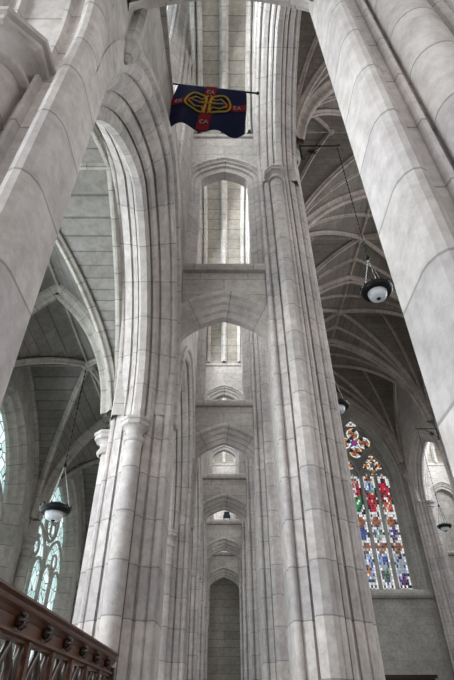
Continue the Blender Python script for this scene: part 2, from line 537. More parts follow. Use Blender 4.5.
def arcade(side, k):
    X = SIDES[side]
    d0 = DC[k - 1] if k > 0 else DC[0] - .73
    dm = (d0 + DC[k]) / 2; b = (DC[k] - d0) / 2
    a = b - PR
    zs = .515 if side == 'L' else 1.385
    rise = .36
    half = half_pointed(a, rise, 18)
    X0 = X
    def wd(u, w):          # the nearest pier stands a little farther out: the arches beside it widen towards it
        if k > 1 or side == 'F': return X0(w)
        q = min(1.0, max(0.0, 1 - (abs(u - DC[0]) - .05) / .28))
        return X0(w + NEAR_OUT[side] * q)
    mapf = lambda u, w, z: V(wd(u, w), u, z)
    t = thing('arcade_arch', ARCADE_LABEL[(side, k)], 'arch', V(X(AC), dm, zs))
    prof_k = [(.113, .096)] + PROF + [(AOUT, .096)]
    if k == 0:
        a = b - .027; half = half_pointed(a, rise + .08, 18)
        fr = [(w, .027 + q) for w, q in NEAR_FR]
        prof_k = [(.113, .03)] + fr + [(2 * AC - w, r) for w, r in reversed(fr)] + [(AOUT, .03)]
    mb = MB(); arch_mesh(mb, mapf, dm, a, zs, half, prof_k)
    mb.build('arch_moulding', M_ARCH, t)
    for w0, sg, nm in ((.113, -1, 'hood_mould'), (AOUT, 1, 'hood_mould')) if k else ():
        hb = MB()
        hp = [(w0, .080), (w0 + sg * .007, .083), (w0 + sg * .009, .090), (w0 + sg * .006, .096), (w0, .097)]
        arch_mesh(hb, mapf, dm, a, zs, half, hp, cap=True, clip=(lambda u: u > DC[0] + .075) if k == 1 else None)
        hb.build(nm, M_ARCH, t)
    # spandrel wall
    ho = offset_half(half, .094 if k else .028)
    curve = [(dm - a + u, zs + z) for u, z in ho]
    curve += [(2 * dm - u, z) for u, z in reversed(curve[:-1])]
    curve = [(d0, zs)] + [c for c in curve if d0 < c[0] < DC[k]] + [(DC[k], zs)]
    wb = MB()
    ztop = (lambda d: 1.10) if side == 'L' else (lambda d: wall_top_nave(d, dm, b))
    for w in (.1138, AOUT - .0005):
        for (da, za), (db, zb) in zip(curve, curve[1:]):
            ta, tb = (ztop(da), ztop(db)) if w > .2 or side == 'L' else (min(2.15, ztop(da) + .3), min(2.15, ztop(db) + .3))
            ta = max(ta, za + .004); tb = max(tb, zb + .004)
            pts = [V(wd(da, w), da, za), V(wd(db, w), db, zb), V(wd(db, w), db, tb), V(wd(da, w), da, ta)]
            wb.face(pts, [(p.y, p.z) for p in pts])
    if side == 'L':
        wb.hbox(X(.113), X(.245), d0, DC[k], 1.09, 1.105)
    wb.build('spandrel_wall', M_WALL, t)
    return t
for side in 'LR':
    for k in range(6): arcade(side, k)
for k in (4, 5): arcade('F', k)

# ------------------------------------------------------------------ transverse walls (stone bridges with open arches over them)
BR_LABEL = {
    ('P', 0): 'nearest stone bridge arch overhead, only its underside at the top edge',
    ('P', 1): 'nearest full stone bridge across the passage, widest arch with a flat coping, below the banner',
    ('P', 2): 'second stone bridge across the passage, seen through the widest arch',
    ('P', 3): 'third stone bridge across the passage, with a small bright gap beneath its arch',
    ('P', 4): 'fourth stone bridge across the passage, the one carrying the dark floodlight',
    ('P', 5): 'last stone bridge across the passage, its arch filled as the blocked doorway',
    ('F', 4): 'stone cross wall across the nave behind the nearest right pier',
    ('F', 5): 'cross wall across the nave with a pointed opening, right edge above the lowest lamp',
}
tud = half_tudor(A0, .082, k=.38)
tud_up = half_tudor(.08, .062, k=.35)

def bridge(kind, k):
    xc = 0.0 if kind == 'P' else 1.8
    f = DF[k]; bk = f + TH
    t = thing('stone_bridge', BR_LABEL[(kind, k)], 'bridge', V(xc, f + TH / 2, .75))
    mapf = lambda u, w, z: V(xc + u, w, z)
    # lower arch mouldings
    hp = [(f, .066), (f - .010, .064), (f - .013, .056), (f - .011, .050), (f, .047), (f, .031), (f + .010, .030), (f + .013, .022), (f + .013, .016), (f + .022, .014), (f + .025, .0)]
    prof = mir(hp, f + TH / 2)
    mb = MB(); arch_mesh(mb, mapf, 0, A0, .753, tud, prof)
    mb.build('bridge_arch_moulding', M_ARCH, t)
    # wall of the bridge
    ho = offset_half(tud, .047)
    cur = [(-A0 + u, .753 + z) for u, z in ho if -A0 + u >= -A0]
    z_at = cur[0][1] if cur else .8
    cur = [(-A0, z_at)] + cur
    cur += [(-u, z) for u, z in reversed(cur[:-1])]
    wb = MB()
    for w in (f, bk):
        for (ua, za), (ub, zb) in zip(cur, cur[1:]):
            pts = [mapf(ua, w, za), mapf(ub, w, zb), mapf(ub, w, 1.0), mapf(ua, w, 1.0)]
            wb.face(pts, [(p.x, p.z) for p in pts])
    for w in (f,):
        pass
    wb.build('bridge_wall', M_WALL, t)
    cb = MB()
    cp = [(f - .001, .975), (f - .010, .981), (f - .013, .990), (f - .013, 1.0), (f - .004, 1.008), (bk + .004, 1.008), (bk + .013, 1.0), (bk + .013, .990), (bk + .010, .981), (bk + .001, .975)]
    P = [[V(xc + x, d, h) for d, h in cp] for x in (-A0 - .028, A0 + .028)]
    cb.grid(P, [[(x * S, i * .01) for i in range(len(cp))] for x in (-A0, A0)])
    cb.build('coping', M_WALL, t)
    # upper opening
    ah = [(f, .062), (f - .005, .060), (f - .006, .054), (f, .049), (f, .034), (f + .007, .031), (f + .008, .020), (f + .015, .017), (f + .018, .0)]
    ub = MB(); arch_mesh(ub, mapf, 0, .08, 1.441, tud_up, [(w, min(r, .062)) for w, r in mir([(w, r) for w, r in ah if r < .035], f + TH / 2)], drop=.433)
    ub.build('upper_arch_jamb', M_ARCH, t)
    hb = MB(); arch_mesh(hb, mapf, 0, .08, 1.441, tud_up, [(f, .056), (f - .007, .054), (f - .008, .046), (f, .040)])
    hb.build('upper_hood_mould', M_ARCH, t)
    # wall around the upper opening
    ho = offset_half(tud_up, .034)
    lft = [(-.08 + u, 1.441 + z) for u, z in ho]
    cur = [(-A0 - .004, 1.441), (lft[0][0], 1.441)] + lft
    cur += [(-u, z) for u, z in reversed(cur[:-1])]
    ww = MB()
    for w in (f, bk):
        for (ua, za), (ub_, zb) in zip(cur, cur[1:]):
            if abs(ub_ - ua) < 1e-6: continue
            pts = [mapf(ua, w, za), mapf(ub_, w, zb), mapf(ub_, w, 1.80), mapf(ua, w, 1.80)]
            ww.face(pts, [(p.x, p.z) for p in pts])
    ww.build('upper_wall', M_WALL, t)
    sb = MB()
    sp = [(f, 1.690), (f - .007, 1.696), (f - .009, 1.710), (f, 1.716)]
    P = [[V(xc + x, d, h) for d, h in sp] for x in (-A0, A0)]
    sb.grid(P, [[(x * S, i * .01) for i in range(4)] for x in (-A0, A0)])
    sb.build('string_course', M_ARCH, t)
    return t
for k in range(6): bridge('P', k)
for k in (4, 5): bridge('F', k)

# blocked doorway under the last bridge
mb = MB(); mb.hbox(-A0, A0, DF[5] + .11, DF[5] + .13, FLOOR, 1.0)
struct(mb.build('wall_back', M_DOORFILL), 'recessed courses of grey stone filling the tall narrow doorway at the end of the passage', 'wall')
mb = MB()
hx = half_tudor(A0, .082)
mb.hbox(1.8 - A0, 1.8 + A0, DF[5] + .05, DF[5] + .069, FLOOR, 1.5)
struct(mb.build('wall_back', M_WALL), 'pale stone infill of the pointed opening across the nave', 'wall')
mb = MB(); mb.hbox(-.245, .245, 4.30, 4.36, FLOOR, 2.3)
struct(mb.build('wall_end', M_WALL), 'sunlit stone wall closing the passage beyond the last bridge', 'wall')

# ------------------------------------------------------------------ passage vault (pointed tunnel cells between the cross walls)
def passage_vault(xc, k, label):
    d0 = (DF[k - 1] + TH) if k > 0 else DF[0] - .66
    d1 = DF[k]
    dm = (d0 + d1) / 2; a = (d1 - d0) / 2
    hp = half_pointed(a, .40, 14)
    path = [(d0 + u, 1.715 + z) for u, z in hp]
    path += [(2 * dm - u, z) for u, z in reversed(path[:-1])]
    L = [0]
    for i in range(1, len(path)):
        L.append(L[-1] + hypot(path[i][0] - path[i - 1][0], path[i][1] - path[i - 1][1]) * S)
    mb = MB()
    P = [[V(xc + x, d, h) for x in (-.135, .135)] for d, h in path]
    mb.grid(P, [[(-.135 * S, l), (.135 * S, l)] for l in L], smooth=True)
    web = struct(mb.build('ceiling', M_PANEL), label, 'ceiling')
    def rib(x0, w, dep, nm):
        pr = [(-w, 0), (-w, dep * .35), (-w * .55, dep * .5), (-w * .5, dep), (w * .5, dep), (w * .55, dep * .5), (w, dep * .35), (w, 0)]
        rows = []
        for i, (d, h) in enumerate(path):
            p0 = path[max(i - 1, 0)]; p1 = path[min(i + 1, len(path) - 1)]
            tx, tz = p1[0] - p0[0], p1[1] - p0[1]
            l = hypot(tx, tz); nx, nz = tz / l, -tx / l
            rows.append([V(xc + x0 + px, d + nx * py, h + nz * py) for px, py in pr])
        r = MB(); r.grid(rows, [[(5 + j * .02, l) for j in range(len(pr))] for l in L])
        r.build(nm, M_RIB_V, web)
    rib(0, .017, .026, 'ridge_rib')
    rib(-.094, .011, .022, 'edge_rib'); rib(.094, .011, .022, 'edge_rib')
    rib(-.118, .010, .03, 'wall_rib'); rib(.118, .010, .03, 'wall_rib')
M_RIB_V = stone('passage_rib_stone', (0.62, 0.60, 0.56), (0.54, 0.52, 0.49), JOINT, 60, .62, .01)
ORD = ['directly overhead', 'behind the banner', 'seen through the high opening under the banner', 'seen through the widest bridge arch', 'deep in the passage', 'at the end of the passage']
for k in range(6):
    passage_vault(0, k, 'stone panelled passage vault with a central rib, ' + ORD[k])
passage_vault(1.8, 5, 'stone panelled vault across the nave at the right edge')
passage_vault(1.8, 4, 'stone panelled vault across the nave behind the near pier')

# ------------------------------------------------------------------ clerestory windows above the arcades
def clerestory(side, k, label):
    X = SIDES[side]
    if side == 'F': X = lambda a: 1.8 + a
    d0 = DC[k - 1] if k > 0 else DC[0] - .73
    da, db = d0 + .05, DC[k] - .05
    t = thing('window_%d' % (len([o for o in bpy.data.objects if o.name.startswith('window_')]) + 1), label, 'window', V(X(.2), (da + db) / 2, 1.1))
    t['kind'] = 'structure'
    dm = (d0 + DC[k]) / 2
    g0, g1 = dm - .14, dm + .10          # glazed width
    j0, j1 = dm - .285, dm + .285        # splayed opening on the passage face
    ga = .200; top = 2.75
    g = MB(); pts = [V(X(ga), g0, 1.14), V(X(ga), g1, 1.14), V(X(ga), g1, top), V(X(ga), g0, top)]
    g.face(pts, [(p.y, p.z) for p in pts]); g.build('glass', M_CLEAR, t)
    for sg, gg, jj, pe in ((-1, g0, j0, d0), (1, g1, j1, DC[k])):
        m = MB()
        plan = [(X(ga + .004), gg), (X(ga - .008), gg), (X(ga - .012), gg + sg * .012), (X(ga - .02), gg + sg * .014), (X(.150), gg + sg * .062), (X(.142), gg + sg * .060), (X(.138), gg + sg * .075),
                (X(.120), jj - sg * .03), (X(.113), jj - sg * .02), (X(.113), pe - sg * .03), (X(ga + .004), pe - sg * .03)]
        extrude_plan(m, plan, 1.10, top); m.build('window_jamb', M_PIER, t)
        for aa, dd, r_ in ((.158, gg + sg * .052, .009), (.131, gg + sg * .092, .008)):
            m = MB(); shaft(m, X(aa), dd, 1.12, top, r_, 10); m.build('jamb_shaft', M_PIER, t)
    for i in range(1, 3):
        d = g0 + (g1 - g0) * i / 3
        m = MB()
        plan = [(X(ga - .022), d - .003), (X(ga - .014), d - .010), (X(ga - .002), d - .011), (X(ga - .002), d + .011), (X(ga - .014), d + .010), (X(ga - .022), d + .003)]
        extrude_plan(m, plan, 1.14, top); m.build('mullion', M_PLAIN, t)
    m = MB(); m.hbox(X(ga - .018), X(ga - .002), g0, g1, 1.50, 1.53); m.build('transom', M_PLAIN, t)
    s = MB()
    pts = [V(X(.113), j0, 1.10), V(X(.113), j1, 1.10), V(X(ga), g1, 1.16), V(X(ga), g0, 1.16)]
    s.face(pts); s.build('window_sill', M_WALL, t)
for k in range(6):
    clerestory('L', k, 'tall clerestory window high on the left of the passage, ' + ORD[k])
clerestory('F', 5, 'tall clerestory window across the nave, beyond the cross wall at the right edge')
clerestory('F', 4, 'tall clerestory window across the nave behind the near pier')
for k in (4, 5):
    m = MB(); m.hbox(1.8 + .113, 1.8 + .16, DC[k - 1], DC[k], FLOOR, 1.1)
    struct(m.build('wall_right', M_WALL), 'outer stone wall across the nave at the right edge' + (', nearer length' if k == 4 else ', farther length'), 'wall')

# ------------------------------------------------------------------ vaults
RIB_PROF = [(-1, 0), (-1, .30), (-.62, .48), (-.42, .62), (-.42, .9), (-.25, 1), (.25, 1), (.42, .9), (.42, .62), (.62, .48), (1, .30), (1, 0)]
def rib_sweep(path, w, dep, name, m, parent):
    path = [Vector(p) for p in path]
    h = path[-1] - path[0]; h.z = 0
    side = Vector((h.y, -h.x, 0)).normalized()
    rows = []; UV = []; L = 0
    for i, p in enumerate(path):
        t = (path[min(i + 1, len(path) - 1)] - path[max(i - 1, 0)]).normalized()
        dn = t.cross(side)
        if dn.z > 0: dn = -dn
        if i == 0 and abs(dn.z) < .02:
            dn = (path[-1] - path[0]); dn.z = 0; dn.normalize()
        if i: L += (p - path[i - 1]).length
        rows.append([p + side * (a * w) + dn * (b * dep) for a, b in RIB_PROF])
        UV.append([(5 + j * .02, L) for j in range(len(RIB_PROF))])
    mb = MB(); mb.grid(rows, UV)
    return mb.build(name, m, parent)

def vault_bay(xm, ax, dm, ad, zs, zc, label, web_m, rib_m, wr, tier=True, near_t=True, far_t=False, tw=1.4):
    """groined bay; crown at zc, springing at zs. surface height depends on the smaller normalised distance from the crown lines"""
    rise = zc - zs
    def H(u, v):
        t = min(abs(u), abs(v))
        return zs + pz(1.0, max(1.0, rise / ax), 1 - t) / max(1.0, rise / ax) * rise
    n = 28
    P = []; UV = []
    for i in range(n + 1):
        v = -1 + 2 * i / n
        row = []; ur = []
        for j in range(n + 1):
            u = -1 + 2 * j / n
            p = V(xm + u * ax, dm + v * ad, H(u, v)); row.append(p)
            if abs(u) < abs(v): ur.append((p.y, pz(1, 1, 1 - abs(u)) * rise * S + (1 - abs(u)) * .3 * ax * S))
            else: ur.append((p.x, pz(1, 1, 1 - abs(v)) * rise * S + (1 - abs(v)) * .3 * ad * S))
        P.append(row); UV.append(ur)
    mb = MB(); mb.grid(P, UV, smooth=True, flip=True)
    web = struct(mb.build('ceiling', web_m), label, 'ceiling')
    def line(p0, p1, nm, w, dep, n=22, lo=.0):
        pts = []
        for i in range(n + 1):
            s = i / n
            u = p0[0] + (p1[0] - p0[0]) * s; v = p0[1] + (p1[1] - p0[1]) * s
            pts.append(V(xm + u * ax, dm + v * ad, H(u, v) - lo))
        return rib_sweep(pts, w, dep, nm, rib_m, web)
    e = .999
    for su in (-1, 1):
        for sv in (-1, 1):
            line((su * .985, sv * .985), (0, 0), 'diagonal_rib', wr, wr * 1.5)
            if tier:
                line((su * .985, sv * .97), (0, sv * .5), 'tierceron_rib', wr * .8, wr * 1.2)
                line((su * .97, sv * .985), (su * .5, 0), 'tierceron_rib', wr * .8, wr * 1.2)
    line((0, -1), (0, 1), 'ridge_rib', wr * .8, wr * 1.2, 6)
    line((-1, 0), (1, 0), 'ridge_rib', wr * .8, wr * 1.2, 6)
    for s, on in ((-1, near_t), (1, far_t)):
        if on:
            # transverse arch: profile follows H(u, 0 -> own arc)
            for su in (-1, 1):
                pts = []
                for i in range(23):
                    u = su * .99 * (1 - i / 22)
                    pts.append(V(xm + u * ax, dm + s * ad, zs + pz(1.0, max(1.0, rise / ax), 1 - abs(u)) / max(1.0, rise / ax) * rise))
                rib_sweep(pts, wr * tw, wr * tw * 1.8, 'transverse_rib', rib_m, web)
    for su in (-1, 1):
        for sv in (-1, 1):
            pts = []
            for i in range(17):
                v = sv * .98 * (1 - i / 16)
                pts.append(V(xm + su * ax * .985, dm + v * ad, H(1, v) if False else zs + pz(1.0, max(1.0, rise / ax), 1 - abs(v)) / max(1.0, rise / ax) * rise))
            rib_sweep(pts, wr * .8, wr, 'wall_rib', rib_m, web)
    b = MB(); c = V(xm, dm, zc)
    b.lathe([(wr * .6, -wr * 2.2), (wr * 1.9, -wr * 1.9), (wr * 2.3, -wr * 1.3), (wr * 2.1, 0)], c, seg=12)
    b.build('boss', rib_m, web)
    if tier:
        for (u, v) in ((0, .5), (0, -.5), (.5, 0), (-.5, 0)):
            b = MB(); c = V(xm + u * ax, dm + v * ad, zc)
            b.lathe([(wr * .5, -wr * 1.6), (wr * 1.3, -wr * 1.4), (wr * 1.5, -wr * .9), (wr * 1.4, 0)], c, seg=8)
            b.build('small_boss', rib_m, web)
    return web

NX, NA = .90, .652
NORD = ['above and behind the viewer', 'above the nearest right pier', 'with the topmost visible ribs, behind the banner column', 'with the star of ribs above the nearest hanging lamp', 'beyond the star of ribs, above the lamps across the nave', 'against the stained glass wall']
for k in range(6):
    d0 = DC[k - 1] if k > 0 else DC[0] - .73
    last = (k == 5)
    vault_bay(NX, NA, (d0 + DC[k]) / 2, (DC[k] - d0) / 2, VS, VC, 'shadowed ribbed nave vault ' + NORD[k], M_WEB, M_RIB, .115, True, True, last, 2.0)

LX, LA = -.4605, .2135
LORD = ['behind the near left pier', 'nearest in the left aisle, behind the large arch', 'in the left aisle that the left lamp chain hangs from', 'in the left aisle beyond the left lamp', 'in the left aisle, second from its end', 'at the end of the left aisle']
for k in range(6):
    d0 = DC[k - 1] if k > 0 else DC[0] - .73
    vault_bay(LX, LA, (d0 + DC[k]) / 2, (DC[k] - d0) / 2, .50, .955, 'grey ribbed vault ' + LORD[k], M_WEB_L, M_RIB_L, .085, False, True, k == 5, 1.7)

# ------------------------------------------------------------------ left aisle outer wall with its windows
WX = -.672
def aisle_wall_bay(k):
    d0 = DC[k - 1] if k > 0 else DC[0] - .73
    d1 = DC[k]; dm = (d0 + d1) / 2; b = (d1 - d0) / 2
    a = .248; zs = .47; sill = .06; rise = .34
    half = half_pointed(a, rise, 14)
    mapf = lambda u, w, z: V(w, u, z)
    wb = MB()
    cur = [(dm - a + u, zs + z) for u, z in offset_half(half, .03)]
    cur += [(2 * dm - u, z) for u, z in reversed(cur[:-1])]
    for (ua, za), (ub, zb) in zip(cur, cur[1:]):
        pts = [V(WX, ua, za), V(WX, ub, zb), V(WX, ub, 1.0), V(WX, ua, 1.0)]
        wb.face(pts, [(p.y, p.z) for p in pts])
    for u0, u1 in ((d0, cur[0][0]), (cur[-1][0], d1)):
        pts = [V(WX, u0, FLOOR), V(WX, u1, FLOOR), V(WX, u1, 1.0), V(WX, u0, 1.0)]
        wb.face(pts, [(p.y, p.z) for p in pts])
    pts = [V(WX, cur[0][0], FLOOR), V(WX, cur[-1][0], FLOOR), V(WX, cur[-1][0], sill), V(WX, cur[0][0], sill)]
    wb.face(pts, [(p.y, p.z) for p in pts])
    struct(wb.build('wall_left', M_WALL_D), 'outer stone wall of the left aisle, bay ' + ['beside the viewer', 'around the round-tracery window', 'around the window behind the left lamp', 'beyond the left lamp', 'next to last', 'last'][k], 'wall')
    n = len([o for o in bpy.data.objects if o.name.startswith('window_')]) + 1
    t = thing('window_%d' % n, 'pale green leaded aisle window with four lancets, ' + ['beside the viewer', 'its round tracery at the left edge', 'directly behind the hanging left lamp', 'third from the left edge', 'next to last in the aisle', 'last in the aisle'][k], 'window', V(WX, dm, sill))
    t['kind'] = 'structure'
    fr = MB(); arch_mesh(fr, mapf, dm, a, zs, half, [(WX, .03), (WX - .012, .028), (WX - .02, .014), (WX - .035, .010), (WX - .045, .0), (WX - .07, .0)], drop=zs - sill)
    fr.build('window_frame', M_RIB_L, t)
    gx = WX - .058
    g = MB()
    cu = [(dm - a, sill)] + [(dm - a + u, zs + z) for u, z in half]
    cu += [(2 * dm - u, z) for u, z in reversed(cu[:-1])]
    pts = [V(gx, u, z) for u, z in cu]
    g.face(pts, [(p.y, p.z) for p in pts]); g.build('glass', M_AISLEGLASS, t)
    s = MB(); pts = [V(WX, dm - a - .03, sill - .01), V(WX, dm + a + .03, sill - .01), V(WX - .06, dm + a, sill + .02), V(WX - .06, dm - a, sill + .02)]
    s.face(pts); s.build('window_sill', M_WALL_D, t)
    # mullions and lancet heads
    lw = 2 * a / 4
    def bar(pts2, w=.008, nm='tracery_bar'):
        m = MB(); m.tube([V(WX - .050, u, z) for u, z in pts2], w * S * .8, 6); m.build(nm, M_RIB_L, t)
    for i in range(1, 4):
        u = dm - a + lw * i
        bar([(u, sill), (u, .50 if i != 2 else .56)], .010, 'mullion')
    for i in range(4):
        u0 = dm - a + lw * i; h = half_pointed(lw / 2, .07, 5)
        c = [(u0 + x, .43 + z) for x, z in h]; c += [(2 * u0 + lw - x, z) for x, z in reversed(c[:-1])]
        bar(c)
    for i in range(2):
        u0 = dm - a + 2 * lw * i; h = half_pointed(lw, .15, 7)
        c = [(u0 + x, .46 + z) for x, z in h]; c += [(2 * u0 + 2 * lw - x, z) for x, z in reversed(c[:-1])]
        bar(c)
        uc = u0 + lw
        bar([(uc + .030 * cos(q * pi / 8), .525 + .030 * sin(q * pi / 8)) for q in range(17)], .006)
    bar([(dm + .075 * cos(q * pi / 12), .655 + .075 * sin(q * pi / 12)) for q in range(25)], .009)
    for q in range(4):
        an = q * pi / 2 + pi / 4
        bar([(dm + .036 * cos(an) + .030 * cos(w * pi / 6), .655 + .036 * sin(an) + .030 * sin(w * pi / 6)) for w in range(13)], .005)
for k in range(6): aisle_wall_bay(k)
for k in range(1, 6):
    m = MB(); shaft(m, WX + .012, DC[k], FLOOR, .48, .020)
    o = m.build('wall_shaft', M_RIB_L)
    tag(o, 'engaged shaft on the left aisle wall, ' + ['before', 'just left of the window behind', 'just right of the window behind', 'beyond the window behind', 'farthest from'][k - 1] + ' the left lamp', 'shaft')
    capital(WX + .012, DC[k], .50, .018, o)
mb = MB(); mb.hbox(WX - .02, -.24, DC[5] + .03, DC[5] + .06, FLOOR, 1.0)
struct(mb.build('wall_aisle_end', M_WALL_D), 'grey stone end wall of the left aisle', 'wall')

# ------------------------------------------------------------------ nave end wall with the stained glass window
EW = 3.95
WXC = 1.170 * EW / 3.9
k_ = EW / 3.9
def end_wall():
    a = .285; zs = 1.60; sill = .755; rise = .60
    half = half_pointed(a, rise, 16)
    mapf = lambda u, w, z: V(u, w, z)
    wb = MB()
    cur = [(WXC - a + u, zs + z) for u, z in offset_half(half, .05)]
    cur += [(2 * WXC - u, z) for u, z in reversed(cur[:-1])]
    def q(x0, x1, h0, h1, h2, h3):
        pts = [V(x0, EW, h0), V(x1, EW, h1), V(x1, EW, h2), V(x0, EW, h3)]
        wb.face(pts, [(p.x, p.z) for p in pts])
    for (ua, za), (ub, zb) in zip(cur, cur[1:]): q(ua, ub, za, zb, 2.6, 2.6)
    q(.24, cur[0][0], FLOOR, FLOOR, 2.6, 2.6)
    q(cur[-1][0], 1.70, FLOOR, FLOOR, 2.6, 2.6)
    q(cur[0][0], cur[-1][0], FLOOR, FLOOR, sill, sill)
    struct(wb.build('wall_end', M_WALL_D), 'plain grey stone wall around and below the stained glass window', 'wall')
    sb = MB()
    cp = [(EW, .700), (EW - .010, .706), (EW - .022, .722), (EW - .022, .738), (EW, .768)]
    P = [[V(x, d, h) for d, h in cp] for x in (.30, 1.545)]
    sb.grid(P, [[(x * S, 9 + i * .01) for i in range(len(cp))] for x in (.3, 1.545)])
    struct(sb.build('trim_1', M_RIB_L), 'projecting stone sill course under the stained glass window', 'trim')
    t = thing('window_%d' % (len([o for o in bpy.data.objects if o.name.startswith('window_')]) + 1), 'tall pointed stained glass window with four figured lancets and a quatrefoil rose', 'window', V(WXC, EW, sill))
    t['kind'] = 'structure'
    fr = MB(); arch_mesh(fr, mapf, WXC, a, zs, half, [(EW, .05), (EW + .004, .045), (EW + .018, .038), (EW + .022, .024), (EW + .038, .018), (EW + .045, .006), (EW + .075, 0)], drop=zs - sill)
    fr.build('window_frame', M_WALL_D, t)
    gd = EW + .060
    # stone plate behind everything (tracery field)
    def ring_bar(pts2, w, nm='tracery_bar'):
        m = MB(); m.tube([V(u, EW + .055, z) for u, z in pts2], w * S, 6); m.build(nm, M_WALL_D, t)
    pl = MB()
    cu = [(WXC - a, sill)] + [(WXC - a + u, zs + z) for u, z in half]
    cu += [(2 * WXC - u, z) for u, z in reversed(cu[:-1])]
    pts = [V(u, gd + .008, z) for u, z in cu]
    pl.face(pts); pl.build('tracery_plate', M_WALL_D, t)
    return t, sill, gd
WIN, SILL, GD = end_wall()

def glass_obj(cells, name, parent):
    """cells: [(list of (x, z) modules, colour)] on the window plane; one small border of lead is left around each"""
    me = bpy.data.meshes.new(name)
    v = []; f = []; cols = []
    for poly, col in cells:
        n = len(v)
        v += [tuple(V(x, GD, z)) for x, z in poly]
        f.append(tuple(range(n, n + len(poly))))
        cols.append(col)
    me.from_pydata(v, [], f)
    at = me.color_attributes.new('glass', 'FLOAT_COLOR', 'CORNER')
    i = 0
    for p, c in zip(me.polygons, cols):
        for _ in p.loop_indices:
            at.data[i].color = (*c, 1); i += 1
    me.materials.append(M_STAINED)
    o = bpy.data.objects.new(name, me); scene.collection.objects.link(o); o.parent = parent
    o.matrix_parent_inverse = parent.matrix_basis.inverted()
    return o
W_ = (1.0, 1.02, 1.05); DK = (.02, .02, .03); RD = (.62, .02, .06); OR = (.52, .17, .06); GN = (.04, .32, .12); BL = (.04, .08, .38)
LB = (.35, .5, .75); PU = (.16, .05, .25); BR = (.24, .10, .05); GY = (.45, .48, .50); PK = (.75, .35, .33); YE = (.85, .68, .35); SK = (.8, .6, .5)
KEY = {'w': W_, 'k': DK, 'r': RD, 'o': OR, 'g': GN, 'b': BL, 'l': LB, 'p': PU, 'n': BR, 'y': GY, 'i': PK, 'e': YE, 's': SK}
LIGHTS = [
    # top to bottom, 7 columns
    ['..www..', 'wwwyww.', 'wwiiwww', 'wwiiiww', 'wnnsnnw', 'wrrsrrw', 'rrwwrrk', 'krrwrrk', 'rrwrrrk', 'rrwsrgk', 'krggggk', 'kgggwgk', 'wggwggk', 'wgggggw', 'kwggkgw', 'wwgkgww', 'wwwwwww',
     'wywwwyw', 'wwonoww', 'yonnnoy', 'wnoonnw', 'wynnnyw', 'wwbbkww', 'wbbkbkw', 'klbbbbk', 'wkbbblw', 'wwkbkww', 'wwwywww', 'nowonnw', 'onnnnno', 'wnyoyow', 'wwnnnww', 'wlblllw', 'wblwlbw', 'wllwblw', 'yblwlby', 'wloolbw', 'wbooolw', 'wyoolyw', 'wlwolbw', 'wblwlyw', 'wnkbknw', 'wywlwyw', 'wkwlwkw', 'ww.w.ww'],
    ['..wow..', 'wwonoww', 'wonnnow', 'wwllyww', 'wllllyw', 'wlwblgw', 'kwlblwk', 'kbglgyk', 'owrowok', 'ornrnrk', 'wrrrrrw', 'krrsrrk', 'krrrrok', 'wkrrorw', 'wrrrrww', 'wwrrrww', 'wwwwwww',
     'wywiwyw', 'wwonnww', 'yonnnoy', 'wnoonnw', 'wyninyw', 'wwwbyww', 'wbywgkw', 'kygwgyk', 'wkylyyw', 'wwygyww', 'wwwywww', 'nowonnw', 'onnnnno', 'wnyoyow', 'wwnnnww', 'wlbwllw', 'wblbbbw', 'wllbblw', 'yblblby', 'wlyylbw', 'wwyygyw', 'wkkgkyw', 'wgkkkgw', 'wkgkkyw', 'wwkbkyw', 'wywkwyw', 'wkwlwkw', 'ww.w.ww'],
    ['..www..', 'wwwoww.', 'wwnonww', 'wwprrww', 'rrrrpww', 'krrrrrw', 'wrrirrk', 'krrrrrk', 'krrrrwk', 'koorrrw', 'wrwworo', 'kowwrok', 'korrwok', 'woowrow', 'kowoorw', 'wowoorw', 'wwwwwww',
     'wywwwyw', 'wwonoww', 'yonnnoy', 'wnoonnw', 'wynnnyw', 'wwwpbww', 'wbppkkw', 'klwpppk', 'wkpplyw', 'wwkpkww', 'wwwywww', 'nowonnw', 'onnnnno', 'wnyoyow', 'wwnnnww', 'wlyyllw', 'wyllyyw', 'wlyyylw', 'yllyyly', 'wlyyylw', 'wylllyw', 'wyyylyw', 'wlwplbw', 'wplppyw', 'wpppppw', 'wykpkyw', 'wkwkwkw', 'ww.w.ww']]
LIGHTS = [LIGHTS[1]] + LIGHTS
LIGHTS[0] = [r[::-1] for r in LIGHTS[0]]
rr = random.Random(3)
LW = .124 * k_
for li in range(4):
    xc = WXC + (li - 1.5) * LW
    w = .050; z1 = 1.665 * k_; z0 = .765
    rows = LIGHTS[li]; n = len(rows); ch = (z1 - z0) / n; cw = 2 * w / 7
    cells = []
    for i, r in enumerate(rows):
        zt = z1 - ch * i; sh = 1.0
        hw = w * min(1.0, sqrt(max(0.0, 1 - ((3 - i) / 3.0) ** 2)) + .35) if i < 3 else w
        cw2 = 2 * hw / 7
        for j, c in enumerate(r):
            if c == '.': continue
            x0 = xc - hw + cw2 * j
            col = KEY[c] if rr.random() > .13 else DK; q = (.62 + .5 * rr.random()) * .9
            col = tuple(min(1.0, x * q) for x in col)
            g = .0010
            cells.append(([(x0 + g, zt - ch + g * 2), (x0 + cw2 - g, zt - ch + g * 2), (x0 + cw2 - g, zt - g), (x0 + g, zt - g)], col))
    glass_obj(cells, 'lancet_glass', WIN)
for li in range(5):
    x = WXC + (li - 2) * LW
    if li in (0, 4): continue
    m = MB(); m.hbox(x - .012, x + .012, EW + .035, EW + .066, .755, 1.66); m.build('mullion', M_WALL_D, WIN)
